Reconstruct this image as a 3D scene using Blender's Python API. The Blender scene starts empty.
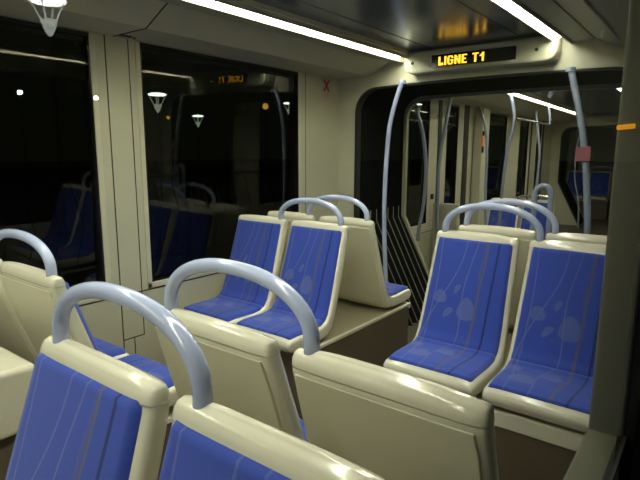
import bpy, bmesh, math, random
from mathutils import Matrix, Vector
random.seed(4)
SC = bpy.context.scene
COL = SC.collection
# ------------------------------------------------------------------ camera
F_PX, YAW, PIT, ROL = 516.07, .6539, .1695, .0024
fw = Vector((-math.sin(YAW) * math.cos(PIT), math.cos(YAW) * math.cos(PIT), -math.sin(PIT)))
rt = Vector((math.cos(YAW), math.sin(YAW), 0))
up = rt.cross(fw)
r2 = rt * math.cos(ROL) + up * math.sin(ROL)
u2 = -rt * math.sin(ROL) + up * math.cos(ROL)
cd = bpy.data.cameras.new('camera')
cam = bpy.data.objects.new('camera', cd)
COL.objects.link(cam)
M = Matrix((r2, u2, -fw)).transposed().to_4x4()
M.translation = Vector((1.365, 0, 1.45))
cam.matrix_world = M
cd.sensor_width = 36
cd.lens = F_PX / 640 * 36
cd.clip_start = .02
cd.clip_end = 400
SC.camera = cam
# ------------------------------------------------------------------ world + exposure
w = bpy.data.worlds.new('night')
SC.world = w
w.use_nodes = True
w.node_tree.nodes['Background'].inputs[0].default_value = (.020, .023, .013, 1)
w.node_tree.nodes['Background'].inputs[1].default_value = .8
SC.view_settings.view_transform = 'Standard'
SC.view_settings.look = 'None'
SC.view_settings.exposure = 0.0
SC.view_settings.gamma = 1
SC.view_settings.use_curve_mapping = False
STRIP_POWER = 46.0
LANTERN_POWER = 22.0
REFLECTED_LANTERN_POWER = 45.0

# ------------------------------------------------------------------ materials
def mat(name, col, rough=.5, metal=0.0, spec=.5, noise=0.0, nscale=30, bump=0.0, coat=0.0, emit=None, es=0):
    m = bpy.data.materials.new(name)
    m.use_nodes = True
    nt = m.node_tree
    b = nt.nodes['Principled BSDF']
    b.inputs['Base Color'].default_value = (*col, 1)
    b.inputs['Roughness'].default_value = rough
    b.inputs['Metallic'].default_value = metal
    b.inputs['Specular IOR Level'].default_value = spec
    b.inputs['Coat Weight'].default_value = coat
    b.inputs['Coat Roughness'].default_value = .12
    if emit:
        b.inputs['Emission Color'].default_value = (*emit, 1)
        b.inputs['Emission Strength'].default_value = es
    if noise or bump:
        tc = nt.nodes.new('ShaderNodeTexCoord')
        n = nt.nodes.new('ShaderNodeTexNoise')
        n.inputs['Scale'].default_value = nscale
        n.inputs['Detail'].default_value = 5
        nt.links.new(tc.outputs['Object'], n.inputs['Vector'])
        if noise:
            mx = nt.nodes.new('ShaderNodeMix')
            mx.data_type = 'RGBA'
            mx.inputs['A'].default_value = (*[c * (1 - noise) for c in col], 1)
            mx.inputs['B'].default_value = (*[min(1, c * (1 + noise)) for c in col], 1)
            nt.links.new(n.outputs['Fac'], mx.inputs['Factor'])
            nt.links.new(mx.outputs['Result'], b.inputs['Base Color'])
        if bump:
            bp = nt.nodes.new('ShaderNodeBump')
            bp.inputs['Strength'].default_value = bump
            bp.inputs['Distance'].default_value = .002
            nt.links.new(n.outputs['Fac'], bp.inputs['Height'])
            nt.links.new(bp.outputs['Normal'], b.inputs['Normal'])
    return m

def emis(name, col, s):
    m = bpy.data.materials.new(name)
    m.use_nodes = True
    nt = m.node_tree
    nt.nodes.clear()
    e = nt.nodes.new('ShaderNodeEmission')
    e.inputs[0].default_value = (*col, 1)
    e.inputs[1].default_value = s
    o = nt.nodes.new('ShaderNodeOutputMaterial')
    nt.links.new(e.outputs[0], o.inputs[0])
    return m

def glass(name, tint, rmul=1.0, rough=.0):
    m = bpy.data.materials.new(name)
    m.use_nodes = True
    nt = m.node_tree
    nt.nodes.clear()
    L = nt.links.new
    t = nt.nodes.new('ShaderNodeBsdfTransparent')
    t.inputs[0].default_value = (*tint, 1)
    g = nt.nodes.new('ShaderNodeBsdfGlossy')
    g.inputs['Roughness'].default_value = rough
    fr = nt.nodes.new('ShaderNodeFresnel')
    fr.inputs['IOR'].default_value = 1.5
    ge = nt.nodes.new('ShaderNodeNewGeometry')
    inv = nt.nodes.new('ShaderNodeMath')
    inv.operation = 'SUBTRACT'
    inv.inputs[0].default_value = 1
    L(ge.outputs['Backfacing'], inv.inputs[1])
    mu = nt.nodes.new('ShaderNodeMath')
    mu.operation = 'MULTIPLY'
    L(fr.outputs[0], mu.inputs[0])
    L(inv.outputs[0], mu.inputs[1])
    mu2 = nt.nodes.new('ShaderNodeMath')
    mu2.operation = 'MULTIPLY'
    mu2.inputs[1].default_value = rmul
    L(mu.outputs[0], mu2.inputs[0])
    mx = nt.nodes.new('ShaderNodeMixShader')
    L(mu2.outputs[0], mx.inputs[0])
    L(t.outputs[0], mx.inputs[1])
    L(g.outputs[0], mx.inputs[2])
    o = nt.nodes.new('ShaderNodeOutputMaterial')
    L(mx.outputs[0], o.inputs[0])
    return m

def fabric():
    """woven blue cloth with pale wavy stems, leaf blots, a brown line and a dark band; u across, v down"""
    m = bpy.data.materials.new('blue_fabric')
    m.use_nodes = True
    nt = m.node_tree
    L = nt.links.new
    b = nt.nodes['Principled BSDF']
    b.inputs['Roughness'].default_value = .85
    b.inputs['Specular IOR Level'].default_value = .25
    b.inputs['Sheen Weight'].default_value = .25
    uv = nt.nodes.new('ShaderNodeUVMap')
    uv.uv_map = 'UVMap'
    sp = nt.nodes.new('ShaderNodeSeparateXYZ')
    L(uv.outputs[0], sp.inputs[0])
    U, V = sp.outputs[0], sp.outputs[1]

    def ma(op, a, bb=None, c=None):
        n = nt.nodes.new('ShaderNodeMath')
        n.operation = op
        for i, x in enumerate((a, bb, c)):
            if x is None:
                continue
            if isinstance(x, (int, float)):
                n.inputs[i].default_value = x
            else:
                L(x, n.inputs[i])
        return n.outputs[0]

    def line(u0, slope, amp, freq, ph, wd, soft=.006):
        s = ma('SINE', ma('ADD', ma('MULTIPLY', V, freq), ph))
        x = ma('ADD', ma('ADD', ma('MULTIPLY', s, amp), u0), ma('MULTIPLY', V, slope))
        d = ma('ABSOLUTE', ma('SUBTRACT', U, x))
        mr = nt.nodes.new('ShaderNodeMapRange')
        mr.inputs['From Min'].default_value = wd
        mr.inputs['From Max'].default_value = wd + soft
        mr.inputs['To Min'].default_value = 1
        mr.inputs['To Max'].default_value = 0
        L(d, mr.inputs['Value'])
        return mr.outputs[0]

    def blot(cu, cv, a, bb, tilt=0):
        du = ma('SUBTRACT', U, cu)
        dv = ma('SUBTRACT', V, cv)
        c, s = math.cos(tilt), math.sin(tilt)
        p = ma('DIVIDE', ma('ADD', ma('MULTIPLY', du, c), ma('MULTIPLY', dv, s)), a)
        q = ma('DIVIDE', ma('SUBTRACT', ma('MULTIPLY', dv, c), ma('MULTIPLY', du, s)), bb)
        # egg shape: narrower towards the top
        p = ma('MULTIPLY', p, ma('SUBTRACT', 1.1, ma('MULTIPLY', q, .35)))
        r = ma('ADD', ma('MULTIPLY', p, p), ma('MULTIPLY', q, q))
        mr = nt.nodes.new('ShaderNodeMapRange')
        mr.inputs['From Min'].default_value = .85
        mr.inputs['From Max'].default_value = 1.05
        mr.inputs['To Min'].default_value = 1
        mr.inputs['To Max'].default_value = 0
        L(r, mr.inputs['Value'])
        return mr.outputs[0]

    def mix(a, colr, fac, k):
        mx = nt.nodes.new('ShaderNodeMix')
        mx.data_type = 'RGBA'
        L(ma('MULTIPLY', fac, k), mx.inputs['Factor'])
        if isinstance(a, tuple):
            mx.inputs['A'].default_value = (*a, 1)
        else:
            L(a, mx.inputs['A'])
        mx.inputs['B'].default_value = (*colr, 1)
        return mx.outputs['Result']
    base = (.046, .095, .52)
    pale = (.21, .25, .55)
    c = None
    c = base
    # v runs 0 (top of back) .. 1 (foot of back) .. 2 (front of seat)
    for a in (line(.09, .03, .02, 4.5, 0, .0045), line(.40, -.30, .07, 5, .5, .005), line(.56, -.10, .03, 6.2, 2, .0045)):
        c = mix(c, pale, a, .5)
    for a in (blot(.20, .56, .095, .062), blot(.55, .64, .12, .105), blot(.33, .69, .075, .035, -.6), blot(.40, .47, .055, .03, -.9),
              blot(.26, 1.60, .14, .14), blot(.50, 1.36, .12, .10, .4), blot(.12, 1.30, .08, .08)):
        c = mix(c, (.17, .22, .50), a, .55)
    c = mix(c, (.17, .145, .17), line(.70, -.05, .012, 5, 1, .008), .75)
    c = mix(c, (.16, .15, .25), line(.685, -.04, .018, 9, 2, .016), .3)
    c = mix(c, (.018, .028, .17), line(.835, -.04, .006, 5, 1, .009), .9)
    n = nt.nodes.new('ShaderNodeTexNoise')
    n.inputs['Scale'].default_value = 140
    L(uv.outputs[0], n.inputs['Vector'])
    mx = nt.nodes.new('ShaderNodeMix')
    mx.data_type = 'RGBA'
    mx.blend_type = 'MULTIPLY'
    mx.inputs['Factor'].default_value = .3
    L(c, mx.inputs['A'])
    L(n.outputs['Color'], mx.inputs['B'])
    L(mx.outputs['Result'], b.inputs['Base Color'])
    bp = nt.nodes.new('ShaderNodeBump')
    bp.inputs['Strength'].default_value = .25
    bp.inputs['Distance'].default_value = .001
    L(n.outputs['Fac'], bp.inputs['Height'])
    L(bp.outputs['Normal'], b.inputs['Normal'])
    return m

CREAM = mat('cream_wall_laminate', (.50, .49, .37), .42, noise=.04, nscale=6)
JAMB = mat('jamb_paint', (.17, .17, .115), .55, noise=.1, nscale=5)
CREAM_C = mat('cream_ceiling_laminate', (.46, .44, .31), .5, noise=.04, nscale=5)
SHELL = mat('cream_seat_plastic', (.78, .76, .61), .15, spec=.5, coat=.5, noise=.03, nscale=8)
SHELLB = mat('cream_back_panel_plastic', (.74, .72, .56), .34, noise=.04, nscale=7)
FRAME = mat('window_frame_paint', (.56, .54, .40), .4)
GROOVE = mat('dark_joint', (.03, .03, .02), .8)
RUBBER = mat('black_rubber', (.012, .013, .011), .65, noise=.2)
BLACKG = mat('black_glossy_trim', (.01, .01, .01), .2)
BELL = mat('bellows_fabric', (.005, .006, .005), .75, spec=.12, noise=.3, nscale=20)
RIB = mat('bellows_rib_metal', (.26, .26, .19), .45)
OLIVE = mat('gangway_frame_paint', (.34, .335, .235), .5, noise=.06)
CEIL = mat('ceiling_panel_satin_metal', (.20, .23, .29), .22, metal=.6, noise=.08, nscale=4)
BROWN = mat('brown_podium_laminate', (.13, .105, .065), .5, noise=.08, nscale=9)
PODTOP = mat('podium_top_laminate', (.28, .25, .16), .45, noise=.06, nscale=9)
FLOOR = mat('grey_brown_floor', (.10, .085, .06), .55, noise=.3, nscale=90)
BAR = mat('pale_blue_enamel_tube', (.50, .57, .82), .16, spec=.55, coat=.6)
POLE = mat('grey_blue_enamel_tube', (.27, .32, .42), .25, spec=.55, coat=.3)
CHROME = mat('bright_rail_metal', (.6, .62, .62), .25, metal=.8)
FAB = fabric()
WINGLASS = glass('tinted_window_glass', (.30, .32, .29))
NEARGLASS = glass('clear_window_glass', (.86, .87, .83))
DOORGLASS = glass('door_glass', (.35, .37, .33))
STRIP = emis('fluorescent_diffuser', (1, .985, .86), STRIP_POWER)
STRIP2 = emis('fluorescent_diffuser_next_car', (1, .97, .84), STRIP_POWER * .8)
LEDM = emis('amber_led', (1, .50, .03), 3.2)
RED = mat('red_sticker_ink', (.55, .05, .05), .5)
PINK = mat('pale_red_sticker_ink', (.62, .35, .27), .5)
ORANGE = mat('orange_button', (.75, .17, .06), .4, emit=(1, .2, .05), es=.25)
YELLOW = mat('yellow_sticker', (.6, .42, .05), .5)
ASPH = mat('night_asphalt', (.02, .02, .018), .8, noise=.3, nscale=3)
POSTM = mat('lantern_post_paint', (.03, .035, .03), .5)
LANT = emis('lantern_glow', (.93, .97, 1), LANTERN_POWER)
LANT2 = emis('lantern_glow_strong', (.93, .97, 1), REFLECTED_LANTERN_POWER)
LANTD = emis('lantern_bowl', (.9, .95, .88), LANTERN_POWER * .10)
AMB = emis('amber_street_glow', (1, .45, .08), 5)
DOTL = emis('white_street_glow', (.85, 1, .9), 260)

# ------------------------------------------------------------------ mesh helpers
def obj(name, bm, m, parent=None, smooth=False, bevel=0, seg=2):
    bmesh.ops.recalc_face_normals(bm, faces=bm.faces)
    me = bpy.data.meshes.new(name)
    bm.to_mesh(me)
    bm.free()
    me.materials.append(m)
    o = bpy.data.objects.new(name, me)
    COL.objects.link(o)
    if parent:
        o.parent = parent
    if smooth:
        for p in me.polygons:
            p.use_smooth = True
    if bevel:
        md = o.modifiers.new('bevel', 'BEVEL')
        md.width = bevel
        md.segments = seg
        md.limit_method = 'ANGLE'
        md.angle_limit = .6
    return o

def box(bm, x0, x1, y0, y1, z0, z1):
    v = [bm.verts.new((x, y, z)) for x in (x0, x1) for y in (y0, y1) for z in (z0, z1)]
    for f in ((0, 1, 3, 2), (4, 6, 7, 5), (0, 4, 5, 1), (2, 3, 7, 6), (0, 2, 6, 4), (1, 5, 7, 3)):
        bm.faces.new([v[i] for i in f])
    return bm

def B(*a):
    return box(bmesh.new(), *a)

def prism_y(bm, pts, y0, y1):
    """polygon of (x, z) points pulled along y"""
    a = [bm.verts.new((x, y0, z)) for x, z in pts]
    b = [bm.verts.new((x, y1, z)) for x, z in pts]
    n = len(pts)
    bm.faces.new(a)
    bm.faces.new(b[::-1])
    for i in range(n):
        bm.faces.new([a[i], b[i], b[(i + 1) % n], a[(i + 1) % n]])
    return bm

def loft(bm, rings, closed=True, caps=True):
    vs = [[bm.verts.new(p) for p in r] for r in rings]
    n = len(vs[0])
    for a, b in zip(vs, vs[1:]):
        for i in range(n if closed else n - 1):
            j = (i + 1) % n
            bm.faces.new([a[i], a[j], b[j], b[i]])
    if caps and closed:
        bm.faces.new(vs[0][::-1])
        bm.faces.new(vs[-1])
    return vs

def smooth_path(pts, k=6):
    out = []
    P = [Vector(p) for p in pts]
    for i in range(len(P) - 1):
        p0 = P[max(i - 1, 0)]
        p1, p2 = P[i], P[i + 1]
        p3 = P[min(i + 2, len(P) - 1)]
        for j in range(k):
            t = j / k
            out.append(.5 * ((2 * p1) + (p2 - p0) * t + (2 * p0 - 5 * p1 + 4 * p2 - p3) * t * t + (3 * p1 - p0 - 3 * p2 + p3) * t ** 3))
    out.append(P[-1])
    return out

def tube(bm, path, r, n=14):
    path = [Vector(p) for p in path]
    rings = []
    prev = None
    for i, p in enumerate(path):
        t = (path[min(i + 1, len(path) - 1)] - path[max(i - 1, 0)]).normalized()
        if prev is None:
            a = t.cross(Vector((0, 0, 1)))
            if a.length < .2:
                a = t.cross(Vector((0, 1, 0)))
            a.normalize()
        else:
            a = (prev - t * prev.dot(t)).normalized()
        prev = a
        b = t.cross(a)
        rings.append([p + (a * math.cos(q) + b * math.sin(q)) * r for q in [2 * math.pi * k / n for k in range(n)]])
    loft(bm, rings)
    return bm

def cyl(bm, c, r, z0, z1, n=20, r1=None):
    r1 = r if r1 is None else r1
    loft(bm, [[(c[0] + rr * math.cos(2 * math.pi * k / n), c[1] + rr * math.sin(2 * math.pi * k / n), z) for k in range(n)]
              for rr, z in ((r, z0), (r1, z1))])
    return bm

def empty(name, loc=(0, 0, 0), rz=0):
    o = bpy.data.objects.new(name, None)
    COL.objects.link(o)
    o.location = loc
    o.rotation_euler = (0, 0, rz)
    o.empty_display_size = .1
    return o

def tag(o, label, cat, group=None):
    o['label'] = label
    o['category'] = cat
    if group:
        o['group'] = group
    return o

def struct(o):
    o['kind'] = 'structure'
    return o

# second car stands at a slight angle past the gangway
TH = math.radians(1.64)
S2 = Matrix.Translation((0, 4, 0)) @ Matrix.Rotation(TH, 4, 'Z') @ Matrix.Translation((0, -4, 0))
def second(o):
    o.matrix_world = S2 @ Matrix.Translation(o.location) @ o.rotation_euler.to_matrix().to_4x4()
    return o

# ------------------------------------------------------------------ room shell, near car
Y0, YB = -2.2, 3.55      # rear end, bulkhead face
struct(obj('floor', B(-1.25, 1.25, Y0, 16.5, -.08, 0), FLOOR))

def wall_with_windows(name, xi, xo, y0, y1, wins, zt=2.16, m=CREAM):
    """side wall between inner face xi and outer face xo with rectangular openings (ya, yb, z0, z1)"""
    bm = bmesh.new()
    x0, x1 = min(xi, xo), max(xi, xo)
    y = y0
    for (ya, yb, z0, z1) in wins:
        if ya > y:
            box(bm, x0, x1, y, ya, -.05, zt)
        box(bm, x0, x1, ya, yb, -.05, z0)
        box(bm, x0, x1, ya, yb, z1, zt)
        y = yb
    if y < y1:
        box(bm, x0, x1, y, y1, -.05, zt)
    return obj(name, bm, m)

ZB, ZT = .69, 2.025
WINL = [(-1.9, -.15, ZB, ZT), (.02, 1.44, ZB, ZT), (1.70, 3.05, ZB, ZT)]
struct(wall_with_windows('wall_left', -1.17, -1.27, Y0, YB + .05, WINL))
struct(wall_with_windows('wall_right', 1.16, 1.235, 1.50, YB + .05, [(1.80, 3.05, ZB, ZT)]))
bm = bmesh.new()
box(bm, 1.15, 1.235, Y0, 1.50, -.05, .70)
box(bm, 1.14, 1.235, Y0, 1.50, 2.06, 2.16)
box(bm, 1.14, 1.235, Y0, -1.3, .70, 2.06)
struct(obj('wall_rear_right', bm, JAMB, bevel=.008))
struct(obj('wall_rear', B(-1.27, 1.235, Y0 - .06, Y0, -.05, 2.2), CREAM))

LEAN_B, LEAN_T = .040, .014
def window_unit(i, side, ya, yb, z0, z1, S=None, m=WINGLASS, fr=.034):
    xi = -1.17 if side < 0 else 1.16
    s = side
    root = empty('window_%d' % i)
    struct(root)
    def X(a, b):
        p, q = xi + s * a, xi + s * b
        return (min(p, q), max(p, q))
    bm = bmesh.new()
    q0, q1 = xi + s * LEAN_B, xi + s * LEAN_T
    zz0, zz1 = z0 - .005, z1 + .005
    loft(bm, [[(a, ya - .005, z), (a, yb + .005, z), (a + s * .005, yb + .005, z), (a + s * .005, ya - .005, z)] for a, z in ((q0, zz0), (q1, zz1))])
    g = obj('pane', bm, m, root)
    bm = bmesh.new()
    for (a, b, c, d) in ((ya - .018, ya + fr * .35, z0 - .018, z1), (yb - fr * .35, yb + .018, z0 - .018, z1)):
        box(bm, *X(-.006, .012), a, b, c, d)
    box(bm, *X(-.006, .062), ya - .018, yb + .018, z0 - .02, z0 + .015)
    obj('frame', bm, FRAME, root, bevel=.004)
    bm = bmesh.new()
    t = .010
    box(bm, *X(.0, .032), ya + fr * .35, ya + fr * .35 + t, z0 + .015, z1)
    box(bm, *X(.0, .032), yb - fr * .35 - t, yb - fr * .35, z0 + .015, z1)
    box(bm, *X(.0, .032), ya + fr * .35, yb - fr * .35, z0 + .015, z0 + .022)
    box(bm, *X(-.003, .010), ya + fr * .35, yb - fr * .35, z1 - .02, z1)
    obj('rubber_seal', bm, BLACKG, root)
    if S:
        second(root)
    return root
for i, wv in enumerate(WINL):
    window_unit(i + 1, -1, *wv)
window_unit(4, 1, 1.80, 3.05, ZB, ZT)
# near side window that is looked through
wr = struct(empty('window_5'))
obj('pane', B(1.2365, 1.2415, -1.3, 1.50, .70, 2.06), NEARGLASS, wr)
bm = bmesh.new()
box(bm, 1.225, 1.245, -1.3, 1.5, .69, .706)
box(bm, 1.225, 1.245, -1.3, 1.5, 2.058, 2.075)
obj('rubber_seal', bm, RUBBER, wr)
# jamb and outside skin next to it
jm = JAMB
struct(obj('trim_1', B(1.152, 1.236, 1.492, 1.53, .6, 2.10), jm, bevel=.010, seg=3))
struct(obj('trim_2', B(1.2365, 1.262, 1.502, 3.6, -.05, 2.2), BLACKG))

# wall joints (dark grooves) on the left wall
bm = bmesh.new()
x = -1.1695
for (ya, yb, za, zb) in ((-2.2, 3.55, .662, .669), (1.508, 1.514, .05, 2.03), (1.640, 1.645, .41, 2.03), (1.508, 1.645, .407, .413),
                         (1.577, 1.582, .05, .41), (3.12, 3.124, .67, 2.03), (3.16, 3.163, .0, .67), (.6, .604, .05, .66), (2.55, 2.554, .05, .66)):
    box(bm, x - .002, x + .0012, ya, yb, za, zb)
struct(obj('trim_3', bm, GROOVE))
# low skirting duct along the wall
struct(obj('baseboard_left', B(-1.17, -1.13, Y0, YB, 0, .12), OLIVE, bevel=.01))
struct(obj('baseboard_right', B(1.11, 1.15, Y0, YB, 0, .12), OLIVE, bevel=.01))

# ceiling: flat glossy middle, light strip troughs, coves
def cove_profile(s, d=.012):
    inner = [(.585, 2.118), (.690, 2.124), (.705, 2.118), (.880, 2.030), (1.19, 2.030)]
    outer = [(1.19, 2.20), (.585, 2.20)]
    return [(s * a, b) for a, b in inner + outer]
def ceiling(y0, y1, sec, names):
    res = []
    o = obj(names[0], B(-.475, .475, y0, y1, 2.155, 2.20), CEIL)
    res.append(o)
    bm = bmesh.new()
    for k in (-.30, .30):
        box(bm, k - .002, k + .002, y0, y1, 2.1535, 2.156)
    box(bm, -.475, .475, y0 + (y1 - y0) * .62, y0 + (y1 - y0) * .62 + .004, 2.1535, 2.156)
    res.append(obj(names[1], bm, GROOVE))
    bm = bmesh.new()
    for s in (-1, 1):
        for a, b, z in ((.470, .485, 2.132), (.486, .494, 2.108), (.568, .576, 2.100)):
            box(bm, min(s * a, s * b), max(s * a, s * b), y0, y1, z, 2.2)
        box(bm, min(s * .49, s * .58), max(s * .49, s * .58), y0, y1, 2.15, 2.2)
    res.append(obj(names[2], bm, FRAME))
    for j, s in enumerate((-1, 1)):
        res.append(obj(names[3 + j], prism_y(bmesh.new(), cove_profile(s), y0, y1), CREAM_C))
        bm = bmesh.new()
        box(bm, min(s * .586, s * .700), max(s * .586, s * .700), y0, y1, 2.113, 2.1215)
        res.append(obj(names[5 + j], bm, OLIVE))
    for o in res:
        struct(o)
        if sec:
            second(o)
    return res
ceiling(Y0, YB, False, ('ceiling', 'trim_4', 'trim_5', 'ceiling_cove_left', 'ceiling_cove_right', 'trim_6', 'trim_7'))
# raised edge rail of the right cove
bm = bmesh.new()
tube(bm, [(.885, Y0, 2.026), (.885, 3.45, 2.026)], .008, 8)
struct(obj('trim_8', bm, FRAME))
# slanted joint across the left cove, with small latch
bm = bmesh.new()
for (xa, za, xb, zb) in ((-.705, 2.1165, -.880, 2.0285), (-.880, 2.0285, -1.165, 2.0285)):
    a = [(xa, 1.555, za), (xa, 1.561, za), (xb, 1.561, zb), (xb, 1.555, zb)]
    loft(bm, [[(p[0], p[1], p[2] - .0012) for p in a], [(p[0], p[1], p[2] + .003) for p in a]])
struct(obj('trim_9', bm, GROOVE))
t = empty('cove_latch', (-1.10, 1.60, 2.030))
tag(t, 'small dark latch with a glinting head under the left ceiling cove joint', 'latch')
obj('plate', B(-.012, .012, -.045, .02, -.006, 0), GROOVE, t, bevel=.002)
obj('catch', cyl(bmesh.new(), (.0, .038), .010, -.012, 0, 12), CHROME, t)

# light strips
def light_strip(s, y0, y1, m, label, sec=False):
    t = empty('light_strip', (s * .531, (y0 + y1) / 2, 2.130))
    h = (y1 - y0) / 2
    obj('diffuser', prism_y(bmesh.new(), [(-.036, .014), (-.034, .0), (-.020, -.006), (.020, -.006), (.034, 0), (.036, .014)], -h, h), m, t)
    for q in ((-h - .012, -h),):
        obj('end_cap', B(-.036, .036, *q, -.008, .016), FRAME, t)
    tag(t, label, 'light')
    if sec:
        second(t)
light_strip(-1, -1.9, 3.43, STRIP, 'long white fluorescent strip above the left row of windows in the near car')
light_strip(1, -1.9, 3.43, STRIP, 'broad bright fluorescent strip at the top right, ending beside the destination display')

# ------------------------------------------------------------------ bulkhead with gangway cut-out
def arch(w, ztop, rc, zk, wb, n=8, crown=.012, ox=0):
    """opening outline from floor left, up, over and down to floor right"""
    P = [(-wb, 0.0), (-w, zk)]
    for k in range(n + 1):
        a = math.pi - k / n * math.pi / 2
        P.append((-w + rc + rc * math.cos(a), ztop - rc - crown + rc * math.sin(a)))
    for k in range(1, 8):
        x = (-w + rc) + (2 * (w - rc)) * k / 8
        P.append((x, ztop - crown + crown * (1 - (x / (w - rc)) ** 2)))
    R = [(-x, z) for x, z in P[:n + 3]][::-1]
    return [(x + ox, z) for x, z in P + R]

def ring_face(bm, inner, outer, y0, y1):
    a0 = [bm.verts.new((x, y0, z)) for x, z in inner]
    a1 = [bm.verts.new((x, y1, z)) for x, z in inner]
    b0 = [bm.verts.new((x, y0, z)) for x, z in outer]
    b1 = [bm.verts.new((x, y1, z)) for x, z in outer]
    for i in range(len(inner) - 1):
        for p, q in ((a0, b0), (b1, a1), (a1, a0), (b0, b1)):
            bm.faces.new([p[i], p[i + 1], q[i + 1], q[i]])
    for i in (0, -1):
        bm.faces.new([a0[i], a1[i], b1[i], b0[i]])

def outer_rect(inner, W, H):
    out = []
    zt = max(z for x, z in inner)
    for x, z in inner:
        out.append((x, z))
    res = []
    n = len(out)
    for i, (x, z) in enumerate(out):
        if i < 2:
            res.append((-W, z))
        elif i >= n - 2:
            res.append((W, z))
        elif i <= 10:
            t = (i - 2) / 8
            res.append((-W, z + (H - z) * min(1, t * 2)) if t <= .5 else (-W + (x + W) * (t - .5) * 2, H))
        elif i >= n - 11:
            t = (n - 3 - i) / 8
            res.append((W, z + (H - z) * min(1, t * 2)) if t <= .5 else (W + (x - W) * (t - .5) * 2, H))
        else:
            res.append((x, H))
    return res

OPEN = arch(1.0, 1.957, .19, .85, .56)
bm = bmesh.new()
ring_face(bm, OPEN, outer_rect(OPEN, 1.2, 2.19), YB, YB + .05)
struct(obj('wall_front', bm, CREAM, bevel=.003))
# black rubber gasket around the cut-out
bm = bmesh.new()
IN = arch(.985, 1.945, .185, .85, .545)
ring_face(bm, IN, OPEN, YB - .006, YB + .06)
struct(obj('trim_10', bm, RUBBER))
# bellows
bm = bmesh.new()
rings = []
NF = 8
for k in range(2 * NF + 1):
    y = YB + .05 + (4.39 - YB - .05) * k / (2 * NF)
    d = .0 if k % 2 == 0 else .035
    rings.append([(x, y, z) for x, z in arch(1.0 + d, 1.957 + d, .19, .85, .56 + d)])
loft(bm, rings, closed=False)
bel = obj('bellows', bm, BELL)
md = bel.modifiers.new('solid', 'SOLIDIFY')
md.thickness = .006
tag(bel, 'black folded rubber bellows lining the gangway between the two cars', 'bellows')
for k in range(NF + 1):
    y = YB + .05 + (4.39 - YB - .05) * k / NF
    for s in (-1, 1):
        bm = bmesh.new()
        pts = [(-1.0, .95), (-.998, .85), (-.565, .012)]
        tube(bm, [(-s * px * -1 * 1 if False else s * abs(px) - s * .007, y, pz) for px, pz in pts], .0045, 6)
        obj('rib', bm, RIB, bel)
# gangway frame of the next car
bm = bmesh.new()
G = arch(.965, 1.925, .16, .85, .54)
ring_face(bm, G, outer_rect(G, 1.2, 2.19), 4.40, 4.44)
G = arch(1.1, 2.02, .16, .4, 1.0)
ring_face(bm, G, outer_rect(G, 1.2, 2.19), 4.44, 4.48)
second(struct(obj('wall_gangway', bm, OLIVE)))
bm = bmesh.new()
ring_face(bm, arch(1.06, 2.02, .2, .85, .64), outer_rect(arch(1.06, 2.02, .2, .85, .64), 1.235, 2.2), YB + .05, 4.39)
struct(obj('wall_gangway_outer', bm, BELL))

# ------------------------------------------------------------------ destination display
t = empty('destination_display', (0, 3.42, 2.062))
tag(t, 'black electronic destination display with glowing amber text LIGNE T1 above the gangway', 'display')
bm = bmesh.new()
pts = []
xl, xr, z0, z1, r = -.50, .52, -.066, .083, .06
pts.append((xl, z1))
for k in range(7):
    a = math.pi + k / 6 * math.pi / 2
    pts.append((xl + r + r * math.cos(a), z0 + r + r * math.sin(a)))
for k in range(7):
    a = 1.5 * math.pi + k / 6 * math.pi / 2
    pts.append((xr - r + r * math.cos(a), z0 + r + r * math.sin(a)))
pts.append((xr, z1))
prism_y(bm, pts, .0, .13)
obj('housing', bm, CREAM, t, bevel=.012, seg=3)
obj('screen', B(-.287, .283, -.006, .01, -.040, .042), BLACKG, t, bevel=.001)
GL = {'L': ["11000", "11000", "11000", "11000", "11000", "11111", "11111"],
      'I': ["11", "11", "11", "11", "11", "11", "11"],
      'G': ["011110", "110011", "110000", "110111", "110011", "110011", "011110"],
      'N': ["110011", "111011", "111011", "111111", "110111", "110111", "110011"],
      'E': ["11111", "11000", "11000", "11110", "11000", "11000", "11111"],
      'T': ["111111", "001100", "001100", "001100", "001100", "001100", "001100"],
      '1': ["0011", "0111", "1111", "0011", "0011", "0011", "0011"], ' ': ["000"] * 7}
cx, pt = -.235, .0072
for ch in "LIGNE T1":
    g = GL[ch]
    bm = bmesh.new()
    for r_, row in enumerate(g):
        for c_, v in enumerate(row):
            if v == '1':
                px, pz = cx + c_ * pt, .027 - r_ * pt * 1.13
                box(bm, px + .0004, px + pt - .0004, -.0085, -.006, pz - pt * 1.06, pz)
    cx += (len(g[0]) + 1) * pt
    if ch != ' ':
        obj('letter', bm, LEDM, t)
    else:
        bm.free()
for x_ in (-.435, .405):
    bm = bmesh.new()
    loft(bm, [[(x_ + .011 * math.cos(a), y_, .005 + .011 * math.sin(a)) for a in [k * math.pi / 6 for k in range(12)]] for y_ in (-.004, .004)])
    obj('screw', bm, GROOVE, t)

# ------------------------------------------------------------------ seats
PF = [(-.004, 1.060), (-.018, 1.054), (-.026, 1.042), (-.032, 1.018), (-.094, .83), (-.146, .67), (-.176, .595), (-.205, .562), (-.245, .548), (-.30, .544), (-.44, .548), (-.49, .543), (-.508, .530), (-.516, .512)]
PR = [(.006, 1.060), (.018, 1.054), (.025, 1.042), (.026, 1.015), (-.030, .83), (-.084, .67), (-.115, .58), (-.143, .505), (-.185, .468), (-.26, .458), (-.42, .456), (-.475, .461), (-.497, .473), (-.510, .490)]
HW = [.190, .1965, .1995, .201, .206, .211, .213, .214, .214, .214, .212, .210, .206, .199]

def interp(tab, s):
    i = max(0, min(len(tab) - 2, int(s)))
    f = s - i
    a, b = tab[i], tab[i + 1]
    if isinstance(a, tuple):
        return tuple(p + (q - p) * f for p, q in zip(a, b))
    return a + (b - a) * f

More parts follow.
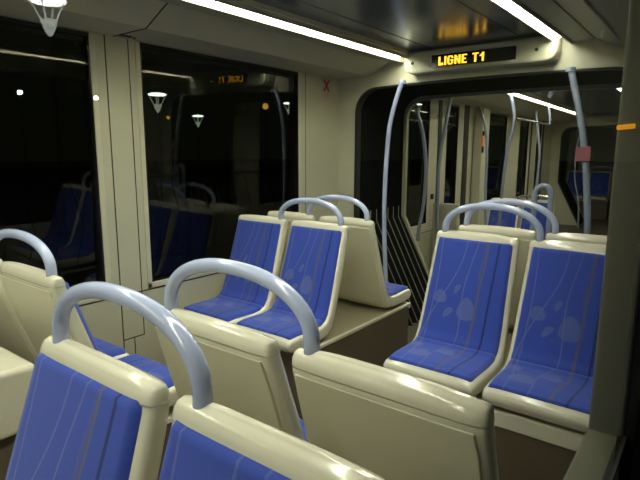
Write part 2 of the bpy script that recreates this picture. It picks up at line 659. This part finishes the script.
def shell_rings(s_list, grow=0.0, n=36, ex=9.0):
    rings = []
    for s in s_list:
        F_, R_, h = interp(PF, s), interp(PR, s), interp(HW, s) + grow
        cy, cz = (F_[0] + R_[0]) / 2, (F_[1] + R_[1]) / 2
        dy, dz = (F_[0] - R_[0]) / 2, (F_[1] - R_[1]) / 2
        ln = math.hypot(dy, dz)
        g = 1 + grow / max(ln, .01)
        ring = []
        for k in range(n):
            a = 2 * math.pi * (k + .5) / n
            ca, sa = math.cos(a), math.sin(a)
            # flat wide section with rounded ends
            x = h * math.copysign(abs(ca) ** (2 / ex), ca)
            q = math.copysign(abs(sa) ** (2 / 4.2), sa) * g
            crown = .008 * (1 - (x / h) ** 2) * max(0, 1 - s / 3.0)
            ring.append((x, cy + dy * q, cz + dz * q + crown))
        rings.append(ring)
    return rings

def s_at(s0, s1, v, tab=None):
    tab = tab or PF
    N = 60
    L = [0]
    q = interp(tab, s0)
    for i in range(1, N + 1):
        r = interp(tab, s0 + (s1 - s0) * i / N)
        L.append(L[-1] + math.hypot(r[0] - q[0], r[1] - q[1]))
        q = r
    t = v * L[-1]
    for i in range(N):
        if L[i + 1] >= t - 1e-9:
            f = (t - L[i]) / max(1e-9, L[i + 1] - L[i])
            return s0 + (s1 - s0) * (i + f) / N
    return s1

def pad(name, s0, s1, v0, v1, parent, inset=.030, proud=.011):
    """cloth covered pad lying on the front curve between stations s0..s1"""
    NU, NV = 30, 34
    bm = bmesh.new()
    uvl = bm.loops.layers.uv.new('UVMap')
    top, und = [], []
    for j in range(NV + 1):
        v = j / NV
        s = s_at(s0, s1, v)
        F_ = interp(PF, s)
        A, C_ = interp(PF, max(0, s - .05)), interp(PF, min(12.9, s + .05))
        ty, tz = C_[0] - A[0], C_[1] - A[1]
        l = math.hypot(ty, tz)
        ny, nz = tz / l, -ty / l
        if ny * -1 + nz < 0:
            ny, nz = -ny, -nz
        h = interp(HW, s) - inset
        rt_, ru = [], []
        for i in range(NU + 1):
            u = i / NU * 2 - 1
            e = min(1, (1 - abs(u)) / .035) * min(1, min(v, 1 - v) / .03)
            e = math.sqrt(max(0, 1 - (1 - e) ** 2))
            # corner rounding in plan
            cr = max(0, abs(v * 2 - 1) - .86) / .14
            x = u * (h - .004 * cr * cr)
            pr_ = -.010 + (proud + .010) * e + .004 * (1 - u * u) * (1 - (2 * v - 1) ** 2)
            rt_.append(bm.verts.new((x, F_[0] + ny * pr_, F_[1] + nz * pr_)))
            ru.append(bm.verts.new((x * .99, F_[0] - ny * .016, F_[1] - nz * .016)))
        top.append(rt_)
        und.append(ru)
    def face(vs, uvs):
        f = bm.faces.new(vs)
        for lp, q in zip(f.loops, uvs):
            lp[uvl].uv = q
    for j in range(NV):
        for i in range(NU):
            uvs = [(i / NU, v0 + (v1 - v0) * j / NV), ((i + 1) / NU, v0 + (v1 - v0) * j / NV),
                   ((i + 1) / NU, v0 + (v1 - v0) * (j + 1) / NV), (i / NU, v0 + (v1 - v0) * (j + 1) / NV)]
            face([top[j][i], top[j][i + 1], top[j + 1][i + 1], top[j + 1][i]], uvs)
            face([und[j][i], und[j + 1][i], und[j + 1][i + 1], und[j][i + 1]], [uvs[0], uvs[3], uvs[2], uvs[1]])
    for j in range(NV):
        for i in (0, NU):
            face([top[j][i], top[j + 1][i], und[j + 1][i], und[j][i]], [(i / NU, v0)] * 4)
    for i in range(NU):
        for j in (0, NV):
            face([top[j][i], und[j][i], und[j][i + 1], top[j][i + 1]], [(i / NU, v0 if j == 0 else v1)] * 4)
    o = obj(name, bm, FAB, parent, smooth=True)
    return o

def make_seat():
    root = empty('passenger_seat')
    ss = [2.5, 2.75] + [3.0 + .5 * k for k in range(0, 5)] + [5.25 + .25 * k for k in range(0, 16)] + [9.5, 10, 10.5, 11, 11.3, 11.6, 12, 12.3, 12.6, 13]
    bm = bmesh.new()
    loft(bm, shell_rings(ss))
    obj('shell', bm, SHELL, root, smooth=True)
    bm = bmesh.new()
    rg = shell_rings([0, .3, .6, 1, 1.3, 1.6, 1.9, 2.2, 2.45, 2.6], grow=.0015)
    # dome over the top
    c0 = [Vector(p) for p in rg[0]]
    cen = sum(c0, Vector()) / len(c0)
    dome = [[(cen + (p - cen) * k + Vector((0, 0, dz))) for p in c0] for k, dz in ((.55, .0055), (.85, .003))]
    loft(bm, dome + rg)
    obj('top_cap', bm, SHELL, root, smooth=True)
    # rear panel, a slightly raised sheet on the back
    bm = bmesh.new()
    rings = []
    for k in range(13):
        s = s_at(3.0, 7.3, k / 12, PR)
        R_ = interp(PR, s)
        F_ = interp(PF, s)
        l = math.hypot(R_[0] - F_[0], R_[1] - F_[1])
        ny, nz = (R_[0] - F_[0]) / l, (R_[1] - F_[1]) / l
        h = interp(HW, s) - .014 - (.004 if k in (0, 12) else 0)
        row = []
        for i in range(9):
            row.append((h * (i / 4 - 1), R_[0] + ny * .0014, R_[1] + nz * .0014))
        for i in range(8, -1, -1):
            row.append((h * (i / 4 - 1), R_[0] - ny * .008, R_[1] - nz * .008))
        rings.append(row)
    loft(bm, rings)
    obj('back_panel', bm, SHELLB, root, bevel=.0025)
    pad('back_cushion', 2.0, 7.3, 0, 1, root, inset=.015)
    pad('seat_cushion', 7.02, 11.35, 1.06, 2, root, inset=.015)
    return root

def copy_tree(o, parent=None):
    c = o.copy()
    COL.objects.link(c)
    if parent:
        c.parent = parent
    for ch in list(o.children):
        copy_tree(ch, c)
    return c

XR1, XR2 = .472, .922          # seat centre lines, right hand block
XL1, XL2 = -.443, -.896        # left hand block
BK = math.pi                   # faces away from the camera (towards +y)
proto = make_seat()
used = [False]
def place_seat(x, y, rz, label, group=None, z=0, sec=False):
    o = proto if not used[0] else copy_tree(proto)
    used[0] = True
    o.location = (x, y, z)
    o.rotation_euler = (0, 0, rz)
    tag(o, label, 'seat', group)
    if sec:
        second(o)
    return o
GR = 'bus style seats in the near car'
GR = 'blue cloth and cream shell seats in the near car'
YA, YC = .487, .761
YI, YK = 2.405, 2.679
YE, YH = 2.350, 2.624
YL = .752
place_seat(XR1 - .016, YA, 0, 'large foreground blue seat at bottom left, its cream back rim fully in view', GR)
place_seat(XR2 - .016, YA, 0, 'foreground blue seat at the bottom edge, right of the large one', GR)
place_seat(XR1 - .010, YC, BK, 'plain cream seat back in the middle foreground, left of the widest cream back', GR)
place_seat(XR2, YC, BK, 'widest cream seat back, nearest to the bottom right of the picture', GR)
place_seat(XL2, YE, 0, 'blue seat facing the camera directly beside the second window, window side of its pair', GR, z=-.018)
place_seat(XL1, YE, 0, 'blue seat facing the camera on the aisle side of the left middle pair', GR, z=-.018)
place_seat(XL2, YH, BK, 'cream seat back mostly hidden behind the blue seat beside the window', GR, z=-.018)
place_seat(XL1, YH, BK, 'cream seat back facing the gangway bellows with its blue cushion end beside the pole', GR, z=-.018)
place_seat(XR1, YI, 0, 'whole blue seat facing the camera right of the aisle, left one of the right pair', GR)
place_seat(XR2, YI, 0, 'blue seat facing the camera next to the right window pillar', GR)
place_seat(XR1, YK, BK, 'cream seat back peeking above the left seat of the right pair', GR)
place_seat(XR2, YK, BK, 'cream seat back peeking above the seat next to the right window pillar', GR)
place_seat(XL1, YL, BK, 'cream seat back at the left edge, with the blue tube handle at its corner', GR, z=.0)
place_seat(XL2, YL, BK, 'cream seat back cut off by the left edge under the first window', GR, z=.0)

def grab_bar(x0, x1, y, label, h=.122, n=2.2, m=None, z=1.052, sec=False, group='curved tube handles on the seat pairs'):
    w = abs(x1 - x0) / 2
    path = [(-w, 0, 0), (-w, 0, .015)]
    K = 30
    for k in range(K + 1):
        a = math.pi - math.pi * k / K
        ca, sa = math.cos(a), math.sin(a)
        path.append((w * math.copysign(abs(ca) ** (2 / n), ca), 0, .025 + h * abs(sa) ** (2 / n)))
    path += [(w, 0, .015), (w, 0, 0)]
    bm = tube(bmesh.new(), path, .0165, 18)
    o = obj('grab_bar', bm, m or BAR, smooth=True)
    o.location = ((x0 + x1) / 2, y, z)
    tag(o, label, 'handle', group)
    if sec:
        second(o)
    return o
grab_bar(.312, .762, YA, 'thick pale blue curved handle in the lower left foreground, nearest of all')
grab_bar(.312, .762, YC, 'pale blue curved handle joining the two cream seat backs in the middle foreground')
grab_bar(-.2885, -.7385, YE, 'pale blue curved handle on top of the blue pair beside the window', z=1.032, h=.112)
grab_bar(-.2885, -.7385, YH, 'pale blue curved handle behind the window pair, in front of the black bulkhead edge', z=1.032, h=.112)
grab_bar(.312, .762, YI, 'blue curved handle on top of the blue pair right of the aisle')
grab_bar(.312, .762, YK, 'blue curved handle just behind the one on the right pair')
grab_bar(-.2885, -.7385, YL, 'pale blue curved handle at the far left edge below the first window', z=1.05, h=.095)

# ------------------------------------------------------------------ podiums under the seats
def podium(x0, x1, y0, y1, label, zt=.45, sec=False, lip=.035):
    t = empty('seat_podium', ((x0 + x1) / 2, (y0 + y1) / 2, 0))
    a, b = (x1 - x0) / 2, (y1 - y0) / 2
    obj('body', B(-a, a, -b, b, 0, zt - .014), BROWN, t, bevel=.01)
    bm = bmesh.new()
    box(bm, -a + .012, a - .012, -b + .012, b - .012, zt - .016, zt)
    obj('top', bm, PODTOP, t)
    bm = bmesh.new()
    for q in ((-a - .006, -a + .014, -b, b), (a - .014, a + .006, -b, b)):
        box(bm, *q, zt - .018, zt + .003)
    for q in ((-b - .008, -b + .014), (b - .014, b + .008)):
        box(bm, -a - .006, a + .006, *q, zt - lip, zt + .003)
    obj('edge_trim', bm, SHELL, t, bevel=.004)
    tag(t, label, 'podium', 'raised seat podiums')
    if sec:
        second(t)
podium(-1.125, -.222, 1.99, 3.08, 'brown raised podium with cream edging under the left middle seats', zt=.432)
podium(.245, 1.105, 1.915, 3.08, 'brown raised podium under the right pair, seen below the front of its seats', lip=.06)
podium(.245, 1.105, .03, 1.20, 'raised podium carrying the foreground seats')
podium(-1.125, -.222, .03, 1.20, 'brown raised podium with cream edge at the lower left corner', zt=.432)
# sloped upper ledge of the right front podium
o = obj('equipment_housing', B(-.42, .455, -.21, .215, -.105, .105), SHELL, bevel=.018, seg=4)
o.location = (-.70, .45, .70)
tag(o, 'low cream box behind the left edge seats, above a brown gap', 'housing')
pl = obj('plinth', B(-.40, .43, -.19, .17, -.257, -.105), BROWN, o, bevel=.01)

# ------------------------------------------------------------------ poles by the bulkhead
def pole(pts, label, r=.0175, m=None, sec=False, name='grab_pole', k=6, foot=True, group='curved grab poles'):
    p0 = Vector(pts[0])
    bm = bmesh.new()
    path = smooth_path([Vector(p) - p0 for p in pts], k)
    tube(bm, path, r, 14)
    o = obj(name, bm, m or POLE, smooth=True)
    o.location = p0
    if foot:
        for p in (path[0], path[-1]):
            c = bmesh.new()
            z = p.z
            cyl(c, (p.x, p.y), r * 1.45, z - .004 if z < 1 else z - .02, z + .02 if z < 1 else z + .006, 14)
            obj('collar', c, m or POLE, o, smooth=False, bevel=.003)
    tag(o, label, 'pole', group)
    if sec:
        second(o)
    return o
pole([(-.63, 3.50, 0.005), (-.645, 3.5, .30), (-.672, 3.5, .7), (-.684, 3.5, 1.0), (-.678, 3.5, 1.33), (-.655, 3.5, 1.63), (-.605, 3.5, 1.83), (-.555, 3.5, 1.965)],
     'pale curved pole left of the gangway opening, beside the aisle seat end', m=BAR)
pole([(.60, 3.40, .005), (.72, 3.4, .35), (.772, 3.4, .8), (.775, 3.4, 1.0), (.748, 3.4, 1.28), (.713, 3.4, 1.52), (.667, 3.4, 1.724), (.612, 3.4, 1.935)],
     'grey blue curved pole right of the gangway opening, rising above the right pair', r=.0195)
# hoop rail behind right pair
bm = bmesh.new()
path = [(-.047, 0, 0), (-.047, 0, .6), (-.047, 0, 1.16)]
for k in range(1, 12):
    a = math.pi - math.pi * k / 12
    path.append((.047 * math.cos(a), 0, 1.195 + .055 * math.sin(a)))
path += [(.047, 0, 1.16), (.047, 0, .6), (.047, 0, 0)]
tube(bm, path, .0175, 14)
o = obj('hoop_rail', bm, POLE, smooth=True)
o.location = (.535, 3.30, 0)
for q in (-.047, .047):
    obj('foot_collar', cyl(bmesh.new(), (q, 0), .028, 0, .02), POLE, o)
tag(o, 'narrow upside-down U shaped blue rail behind the right pair of seats', 'rail')

# emergency sticker on the wall next to the bulkhead: a red X with a pink print below
t = empty('wall_sticker', (-1.169, 3.385, 1.965))
tag(t, 'red X sticker with a paler print below, high on the wall beside the bulkhead', 'sticker')
bm = bmesh.new()
for s in (-1, 1):
    a = [(-.034 * s - .013, .045), (-.034 * s + .013, .045), (.034 * s + .013, -.045), (.034 * s - .013, -.045)]
    loft(bm, [[(0, y, z) for y, z in a], [(.0015, y, z) for y, z in a]])
obj('cross_mark', bm, RED, t)
bm = bmesh.new()
for s in (-1, 1):
    box(bm, 0, .0012, .014 * s - .008, .014 * s + .008, -.10, -.055)
obj('lower_print', bm, PINK, t)

# red patch behind the right pole & amber bar on jamb, added for pane reflections
o = obj('red_reflection', B(-.04, .04, -.003, .003, -.042, .042), mat('faded_red_reflection', (.28, .09, .11), .6), bevel=.002)
o.location = (.722, 3.375, 1.44)
tag(o, 'small faded red square at the right grab pole, standing in for a reflection in the near pane', 'pane_reflection')
o = obj('amber_reflection', B(-.020, .020, -.003, .003, -.006, .006), emis('amber_reflection_glow', (1, .42, .02), 1.3), bevel=.002)  # glows in place of an orange reflection, no lamp here
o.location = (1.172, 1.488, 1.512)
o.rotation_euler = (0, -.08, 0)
tag(o, 'short glowing amber bar standing in for a pane reflection over the dark window pillar at right edge', 'reflection')

# ------------------------------------------------------------------ next car (drawn in its own straight frame, then turned)
Z2E = 11.35
WW = [(4.84, 5.37, .64, 2.0), (5.84, 6.22, .64, 2.0), (7.20, 8.22, .69, 1.99), (8.92, 9.50, .69, 1.99), (10.05, 10.42, .64, 1.99)]
second(struct(wall_with_windows('wall_left_next_car', -1.17, -1.27, 4.46, Z2E, WW)))
for i, wv in enumerate(WW):
    window_unit(10 + i, -1, *wv, S=True, m=DOORGLASS, fr=.02)
second(struct(wall_with_windows('wall_right_next_car', 1.17, 1.27, 4.46, Z2E, [(5.0, 6.2, .64, 2.0), (7.2, 8.6, .69, 2.0), (9.2, 10.4, .64, 2.0)])))
for i, wv in enumerate([(5.0, 6.2, .64, 2.0), (7.2, 8.6, .69, 2.0), (9.2, 10.4, .64, 2.0)]):
    window_unit(20 + i, 1, *wv, S=True, m=DOORGLASS)
ceiling(4.46, Z2E, True, ('ceiling_next_car', 'trim_20', 'trim_21', 'ceiling_cove_left_next_car', 'ceiling_cove_right_next_car', 'trim_22', 'trim_23'))
light_strip(-1, 4.6, 10.3, STRIP2, 'thin white fluorescent strip seen through the gangway in the next car', sec=True)
light_strip(1, 4.6, 10.3, STRIP2, 'fluorescent strip on the right side of the next car ceiling', sec=True)
# door gaps (black seals), door lower panels and handle
def dark_gap(i, ya, yb, z0=0.02, z1=2.03, m=RUBBER):
    second(struct(obj('trim_%d' % i, B(-1.172, -1.162, ya, yb, z0, z1), m)))
dark_gap(30, 5.60, 5.69)
dark_gap(31, 6.40, 6.56)
dark_gap(32, 10.44, 10.58)
dark_gap(33, 9.62, 9.70)
def door_panel(i, ya, yb):
    o = obj('door_%d' % i, B(-1.171, -1.155, ya, yb, .08, .60), FRAME, bevel=.004)
    bm = B(-1.156, -1.150, ya + .09, yb - .09, .14, .54)
    obj('panel', bm, CREAM, o, bevel=.003)
    bm = bmesh.new()
    for q in ((ya + .078, ya + .084), (yb - .084, yb - .078)):
        box(bm, -1.1560, -1.1535, *q, .12, .56)
    box(bm, -1.1560, -1.1535, ya + .078, yb - .078, .556, .562)
    obj('seal', bm, GROOVE, o)
    second(struct(o))
    return o
d1 = door_panel(1, 4.84, 5.60)
door_panel(2, 5.69, 6.38)
o = obj('door_handle', B(-.015, .015, -.02, .02, -.03, .03), GROOVE, bevel=.008)
o.location = (-1.15, 5.46, .95)
second(tag(o, 'small dark door latch on the edge of the cream door through the gangway', 'latch'))
# partition panel next to the door with the red button
t = empty('door_partition', (-1.02, 6.75, 0))
obj('panel', B(-.14, -.02, -.02, .25, 0, 2.02), CREAM, t, bevel=.01)
second(tag(t, 'cream panel with red button strip between door and window in the next car', 'partition'))
obj('button', B(-.03, -.012, -.024, .03, 1.52, 1.66), ORANGE, t, bevel=.004)
obj('button_surround', B(-.022, -.016, -.023, .045, 1.44, 1.72), BLACKG, t, bevel=.004)
t = empty('draught_screen', (-1.0, 5.5, 0))
obj('board', B(-.15, .15, -.02, .02, .02, .88), CREAM, t, bevel=.015)
second(tag(t, 'low cream screen board by the door, seen left of the right seat pair', 'screen'))

# poles of the next car
pole([(-1.0, 4.8, .55), (-.99, 4.8, .68), (-.955, 4.8, .9), (-.94, 4.8, 1.12), (-.945, 4.8, 1.38), (-.99, 4.8, 1.65), (-1.06, 4.8, 1.86), (-1.10, 4.8, 1.98)],
     'bowed grey handle pole at the left edge of the gangway view', sec=True, r=.018, foot=False)
pole([(-.98, 5.3, .01), (-1.01, 5.3, .6), (-1.015, 5.3, .95), (-1.01, 5.3, 1.36), (-.95, 5.3, 1.78), (-.91, 5.3, 2.01)],
     'grey pole leaning outward between the two door leaves of the next car', sec=True, r=.019)
pole([(-.78, 6.4, .01), (-.85, 6.4, .9), (-.86, 6.4, 1.4), (-.90, 6.4, 1.75), (-.98, 6.4, 2.0)],
     'thin greenish pole before the red button panel', sec=True, r=.016)
pole([(-.62, 6.2, .01), (-.60, 6.2, .7), (-.585, 6.2, 1.1), (-.56, 6.2, 1.45), (-.515, 6.2, 1.68), (-.50, 6.2, 1.83), (-.525, 6.2, 1.98), (-.56, 6.2, 2.10)],
     'pale curved pole hanging the overhead rail in the next car', sec=True, r=.018)
pole([(-.72, 8.1, .01), (-.66, 8.1, .9), (-.64, 8.1, 1.4), (-.68, 8.1, 1.7), (-.74, 8.1, 2.05)],
     'dim grey pole half way down the next car', sec=True, r=.018)
pole([(-.5, 7.95, 1.835), (-.5, 7.95, 1.9), (-.51, 7.95, 1.98), (-.53, 7.95, 2.10)],
     'short bright drop bar at the far end of the overhead rail', sec=True, r=.016, foot=False)
bm = tube(bmesh.new(), [(0, 0, 0), (0, .9, .004), (0, 1.75, 0)], .013, 12)
o = obj('overhead_rail', bm, CHROME, smooth=True)
o.location = (-.5, 6.2, 1.83)
second(tag(o, 'shiny horizontal overhead handrail in the next car', 'rail'))

# seats in the next car
G2 = 'blue seats in the next car'
place_seat(-.47, 7.55, 0, 'small distant blue seat seen above the right pair handle, next car', G2, z=-.27, sec=True)
place_seat(-.93, 7.55, 0, 'window side neighbour of the small distant blue seat, next car', G2, z=-.27, sec=True)
podium(-1.14, -.26, 7.1, 7.9, 'low podium under the distant blue pair in the next car', zt=.18, sec=True)
grab_bar(-.30, -.76, 7.55, 'pale handle loop on the distant blue pair in the next car', sec=True, z=.785, h=.04, m=CHROME)

# ------------------------------------------------------------------ second bulkhead and far end
B2 = 11.3
OP2 = arch(1.0, 1.957, .19, .85, .56)
bm = bmesh.new()
ring_face(bm, OP2, outer_rect(OP2, 1.2, 2.19), B2, B2 + .08)
second(struct(obj('wall_far_bulkhead', bm, CREAM)))
bm = bmesh.new()
ring_face(bm, arch(.98, 1.94, .18, .85, .54), OP2, B2 - .006, B2 + .1)
second(struct(obj('trim_40', bm, RUBBER)))
bm = bmesh.new()
rings = []
for k in range(13):
    y = B2 + .08 + .7 * k / 12
    d = .0 if k % 2 == 0 else .035
    rings.append([(x, y, z) for x, z in arch(1.0 + d, 1.957 + d, .19, .85, .56 + d)])
loft(bm, rings, closed=False)
bel2 = obj('bellows', bm, BELL)
md = bel2.modifiers.new('solid', 'SOLIDIFY')
md.thickness = .006
second(tag(bel2, 'far black bellows at the other end of the next car', 'bellows'))
bm = bmesh.new()
ring_face(bm, arch(.995, 1.95, .18, .85, .56), outer_rect(arch(.995, 1.95, .18, .85, .56), 1.2, 2.19), 12.08, 12.2)
second(struct(obj('wall_far_gangway', bm, OLIVE)))
FW = [(12.5, 13.5, .69, 2.0), (13.75, 15.0, .69, 2.0)]
second(struct(wall_with_windows('wall_left_far_car', -1.17, -1.27, 12.2, 15.6, FW)))
second(struct(wall_with_windows('wall_right_far_car', 1.17, 1.27, 12.2, 15.6, FW)))
second(struct(obj('wall_far_end', B(-1.27, 1.27, 15.6, 15.66, 0, 2.2), CREAM)))
second(struct(obj('ceiling_far_car', B(-1.27, 1.27, 12.2, 15.6, 2.1, 2.2), CEIL)))
second(struct(obj('trim_41', B(-.35, .35, 15.585, 15.602, .9, 1.95), BLACKG)))
light_strip(-1, 12.4, 15.4, STRIP2, 'farthest faint ceiling strip, left side of the far car', sec=True)
for x_, lb in ((-.905, 'far away blue seat at left of its row beyond the second bellows'), (-.455, 'far away blue seat at right of its row beyond the second bellows'),
               (.455, 'far away blue seat right of the aisle beyond the second bellows')):
    place_seat(x_, 12.95, 0, lb, 'tiny blue seats in the far car', z=-.03, sec=True)
podium(-1.12, -.23, 12.6, 13.3, 'tiny podium under the far left seats', zt=.42, sec=True)
podium(.23, 1.12, 12.6, 13.3, 'tiny podium under the far right seat', zt=.42, sec=True)
grab_bar(.23, .68, 12.95, 'tiny handle on the far seat right of the aisle', sec=True, z=1.0)
grab_bar(-.23, -.68, 12.95, 'tiny handle on the far left seats', sec=True, z=1.0)
pole([(-.49, 10.9, .01), (-.52, 10.9, .5), (-.62, 10.9, .95), (-.63, 10.9, 1.5), (-.57, 10.9, 1.93), (-.53, 10.9, 2.1)],
     'thin pale pole left of the far gangway', sec=True, r=.016)
pole([(.12, 11.0, .01), (.05, 11.0, .6), (.02, 11.0, 1.0), (.04, 11, 1.5), (.1, 11, 2.1)],
     'faint pole at the right of the far gangway', sec=True, r=.016)
# far sign box on second bulkhead
o = obj('far_display_housing', B(-.6, .55, -.07, 0, -.075, .08), CREAM, bevel=.03, seg=3)
o.location = (0, B2, 2.06)
second(tag(o, 'cream display housing over the far gangway', 'housing'))
o = obj('yellow_sticker', B(-.003, 0, -.06, .06, -.05, .05), YELLOW)
o.location = (-1.164, 10.78, 1.72)
second(tag(o, 'small yellow sticker on the wall before the far gangway', 'sticker'))

# ------------------------------------------------------------------ night outside
struct(obj('ground', B(-90, 60, -40, 120, -.50, -.40), ASPH))
def lantern(P, size, label, m=LANT, post=True, group=None):
    """upside-down cone street lantern: wide bright disc on top, struts down to a small bowl"""
    s = size
    t = empty('street_lantern', (P[0], P[1], -.4))
    h = P[2] + .4
    bm = bmesh.new()
    R_ = [(.03, .10), (.38, .06), (.5, .0), (.46, -.05), (.05, -.08)]
    n = 20
    loft(bm, [[(r * s * math.cos(2 * math.pi * k / n), r * s * math.sin(2 * math.pi * k / n), h + z * s) for k in range(n)] for r, z in R_])
    obj('glowing_disc', bm, m, t)
    bm = bmesh.new()
    loft(bm, [[(r * s * math.cos(2 * math.pi * k / n), r * s * math.sin(2 * math.pi * k / n), h + z * s) for k in range(n)] for r, z in
              ((.20, -.52), (.22, -.58), (.13, -.82), (.03, -.98))])
    obj('bowl', bm, LANTD if m == LANT else LANT_B, t)
    for k in range(4):
        a = math.pi / 4 + k * math.pi / 2
        bm = bmesh.new()
        tube(bm, [(.46 * s * math.cos(a), .46 * s * math.sin(a), h - .03 * s), (.19 * s * math.cos(a), .19 * s * math.sin(a), h - .54 * s)], .022 * s, 6)
        obj('strut', bm, LANTD if m == LANT else LANT_B, t)
    bm = cyl(bmesh.new(), (0, 0), .05 * s, 0, h - .97 * s, 10)
    obj('post', bm, POSTM, t)
    tag(t, label, 'street lamp', group)
LANT_B = emis('strong_lantern_bowl', (.9, 1, .85), 7)
C0 = Vector((1.365, 0, 1.45))
def out(d, t):
    return C0 + Vector(d) * t
LD = (fw + r2 * (418.5 - 320) / F_PX + u2 * (240 - 104.5) / F_PX).normalized()
lantern(out((-.810, .578, .100), 19), .62, 'white street lantern, largest one behind the second window, upper left')
lantern(out((-.770, .635, .064), 30), .62, 'small white street lantern in the middle of the second window')
lantern(out((-.652, .754, .089), 30), .62, 'small white street lantern at the right edge of the second window')
lantern(out(LD, 42), .62, 'tiny white street lantern seen through the gangway door glass')
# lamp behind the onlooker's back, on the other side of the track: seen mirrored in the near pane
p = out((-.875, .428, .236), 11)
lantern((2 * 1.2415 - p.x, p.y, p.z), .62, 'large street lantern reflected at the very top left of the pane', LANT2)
def glow(P, r, m, label):
    bm = bmesh.new()
    bmesh.ops.create_uvsphere(bm, u_segments=12, v_segments=8, radius=r)
    t = empty('street_light', (P[0], P[1], -.4))
    o = obj('lamp_head', bm, m, t, smooth=True)
    o.location = (0, 0, P[2] + .4)
    obj('post', cyl(bmesh.new(), (0, 0), .05, 0, P[2] + .4 - r, 8), POSTM, t)
    tag(t, label, 'street lamp')
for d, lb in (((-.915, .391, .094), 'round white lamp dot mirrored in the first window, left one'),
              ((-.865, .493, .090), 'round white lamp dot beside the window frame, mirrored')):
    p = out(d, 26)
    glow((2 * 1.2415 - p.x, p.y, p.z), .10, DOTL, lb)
glow(out((-.683, .723, .083), 45), .26, AMB, 'orange street light behind the second window')
glow(out((-.80, .592, .060), 45), .13, AMB, 'little orange light low left in the second window')
# railing along the platform opposite
def railing(y0, y1, x, label):
    t = empty('platform_railing', (x, y0, -.4))
    bm = bmesh.new()
    for z in (.35, 1.5):
        tube(bm, [(0, 0, z), (0, y1 - y0, z)], .025, 6)
    for k in range(int((y1 - y0) / .3)):
        tube(bm, [(0, k * .3, .35), (0, k * .3 + .15, .9), (0, k * .3, 1.5)], .012, 5)
    obj('ironwork', bm, mat('railing_paint', (.10, .09, .06), .5), t)
    for k in range(int((y1 - y0) / 3) + 1):
        obj('post', cyl(bmesh.new(), (0, k * 3), .04, 0, 1.6, 8), POSTM, t)
    tag(t, label, 'railing')
railing(2, 17, -5.0, 'dim iron railing on the far side of the street, low in the second window')
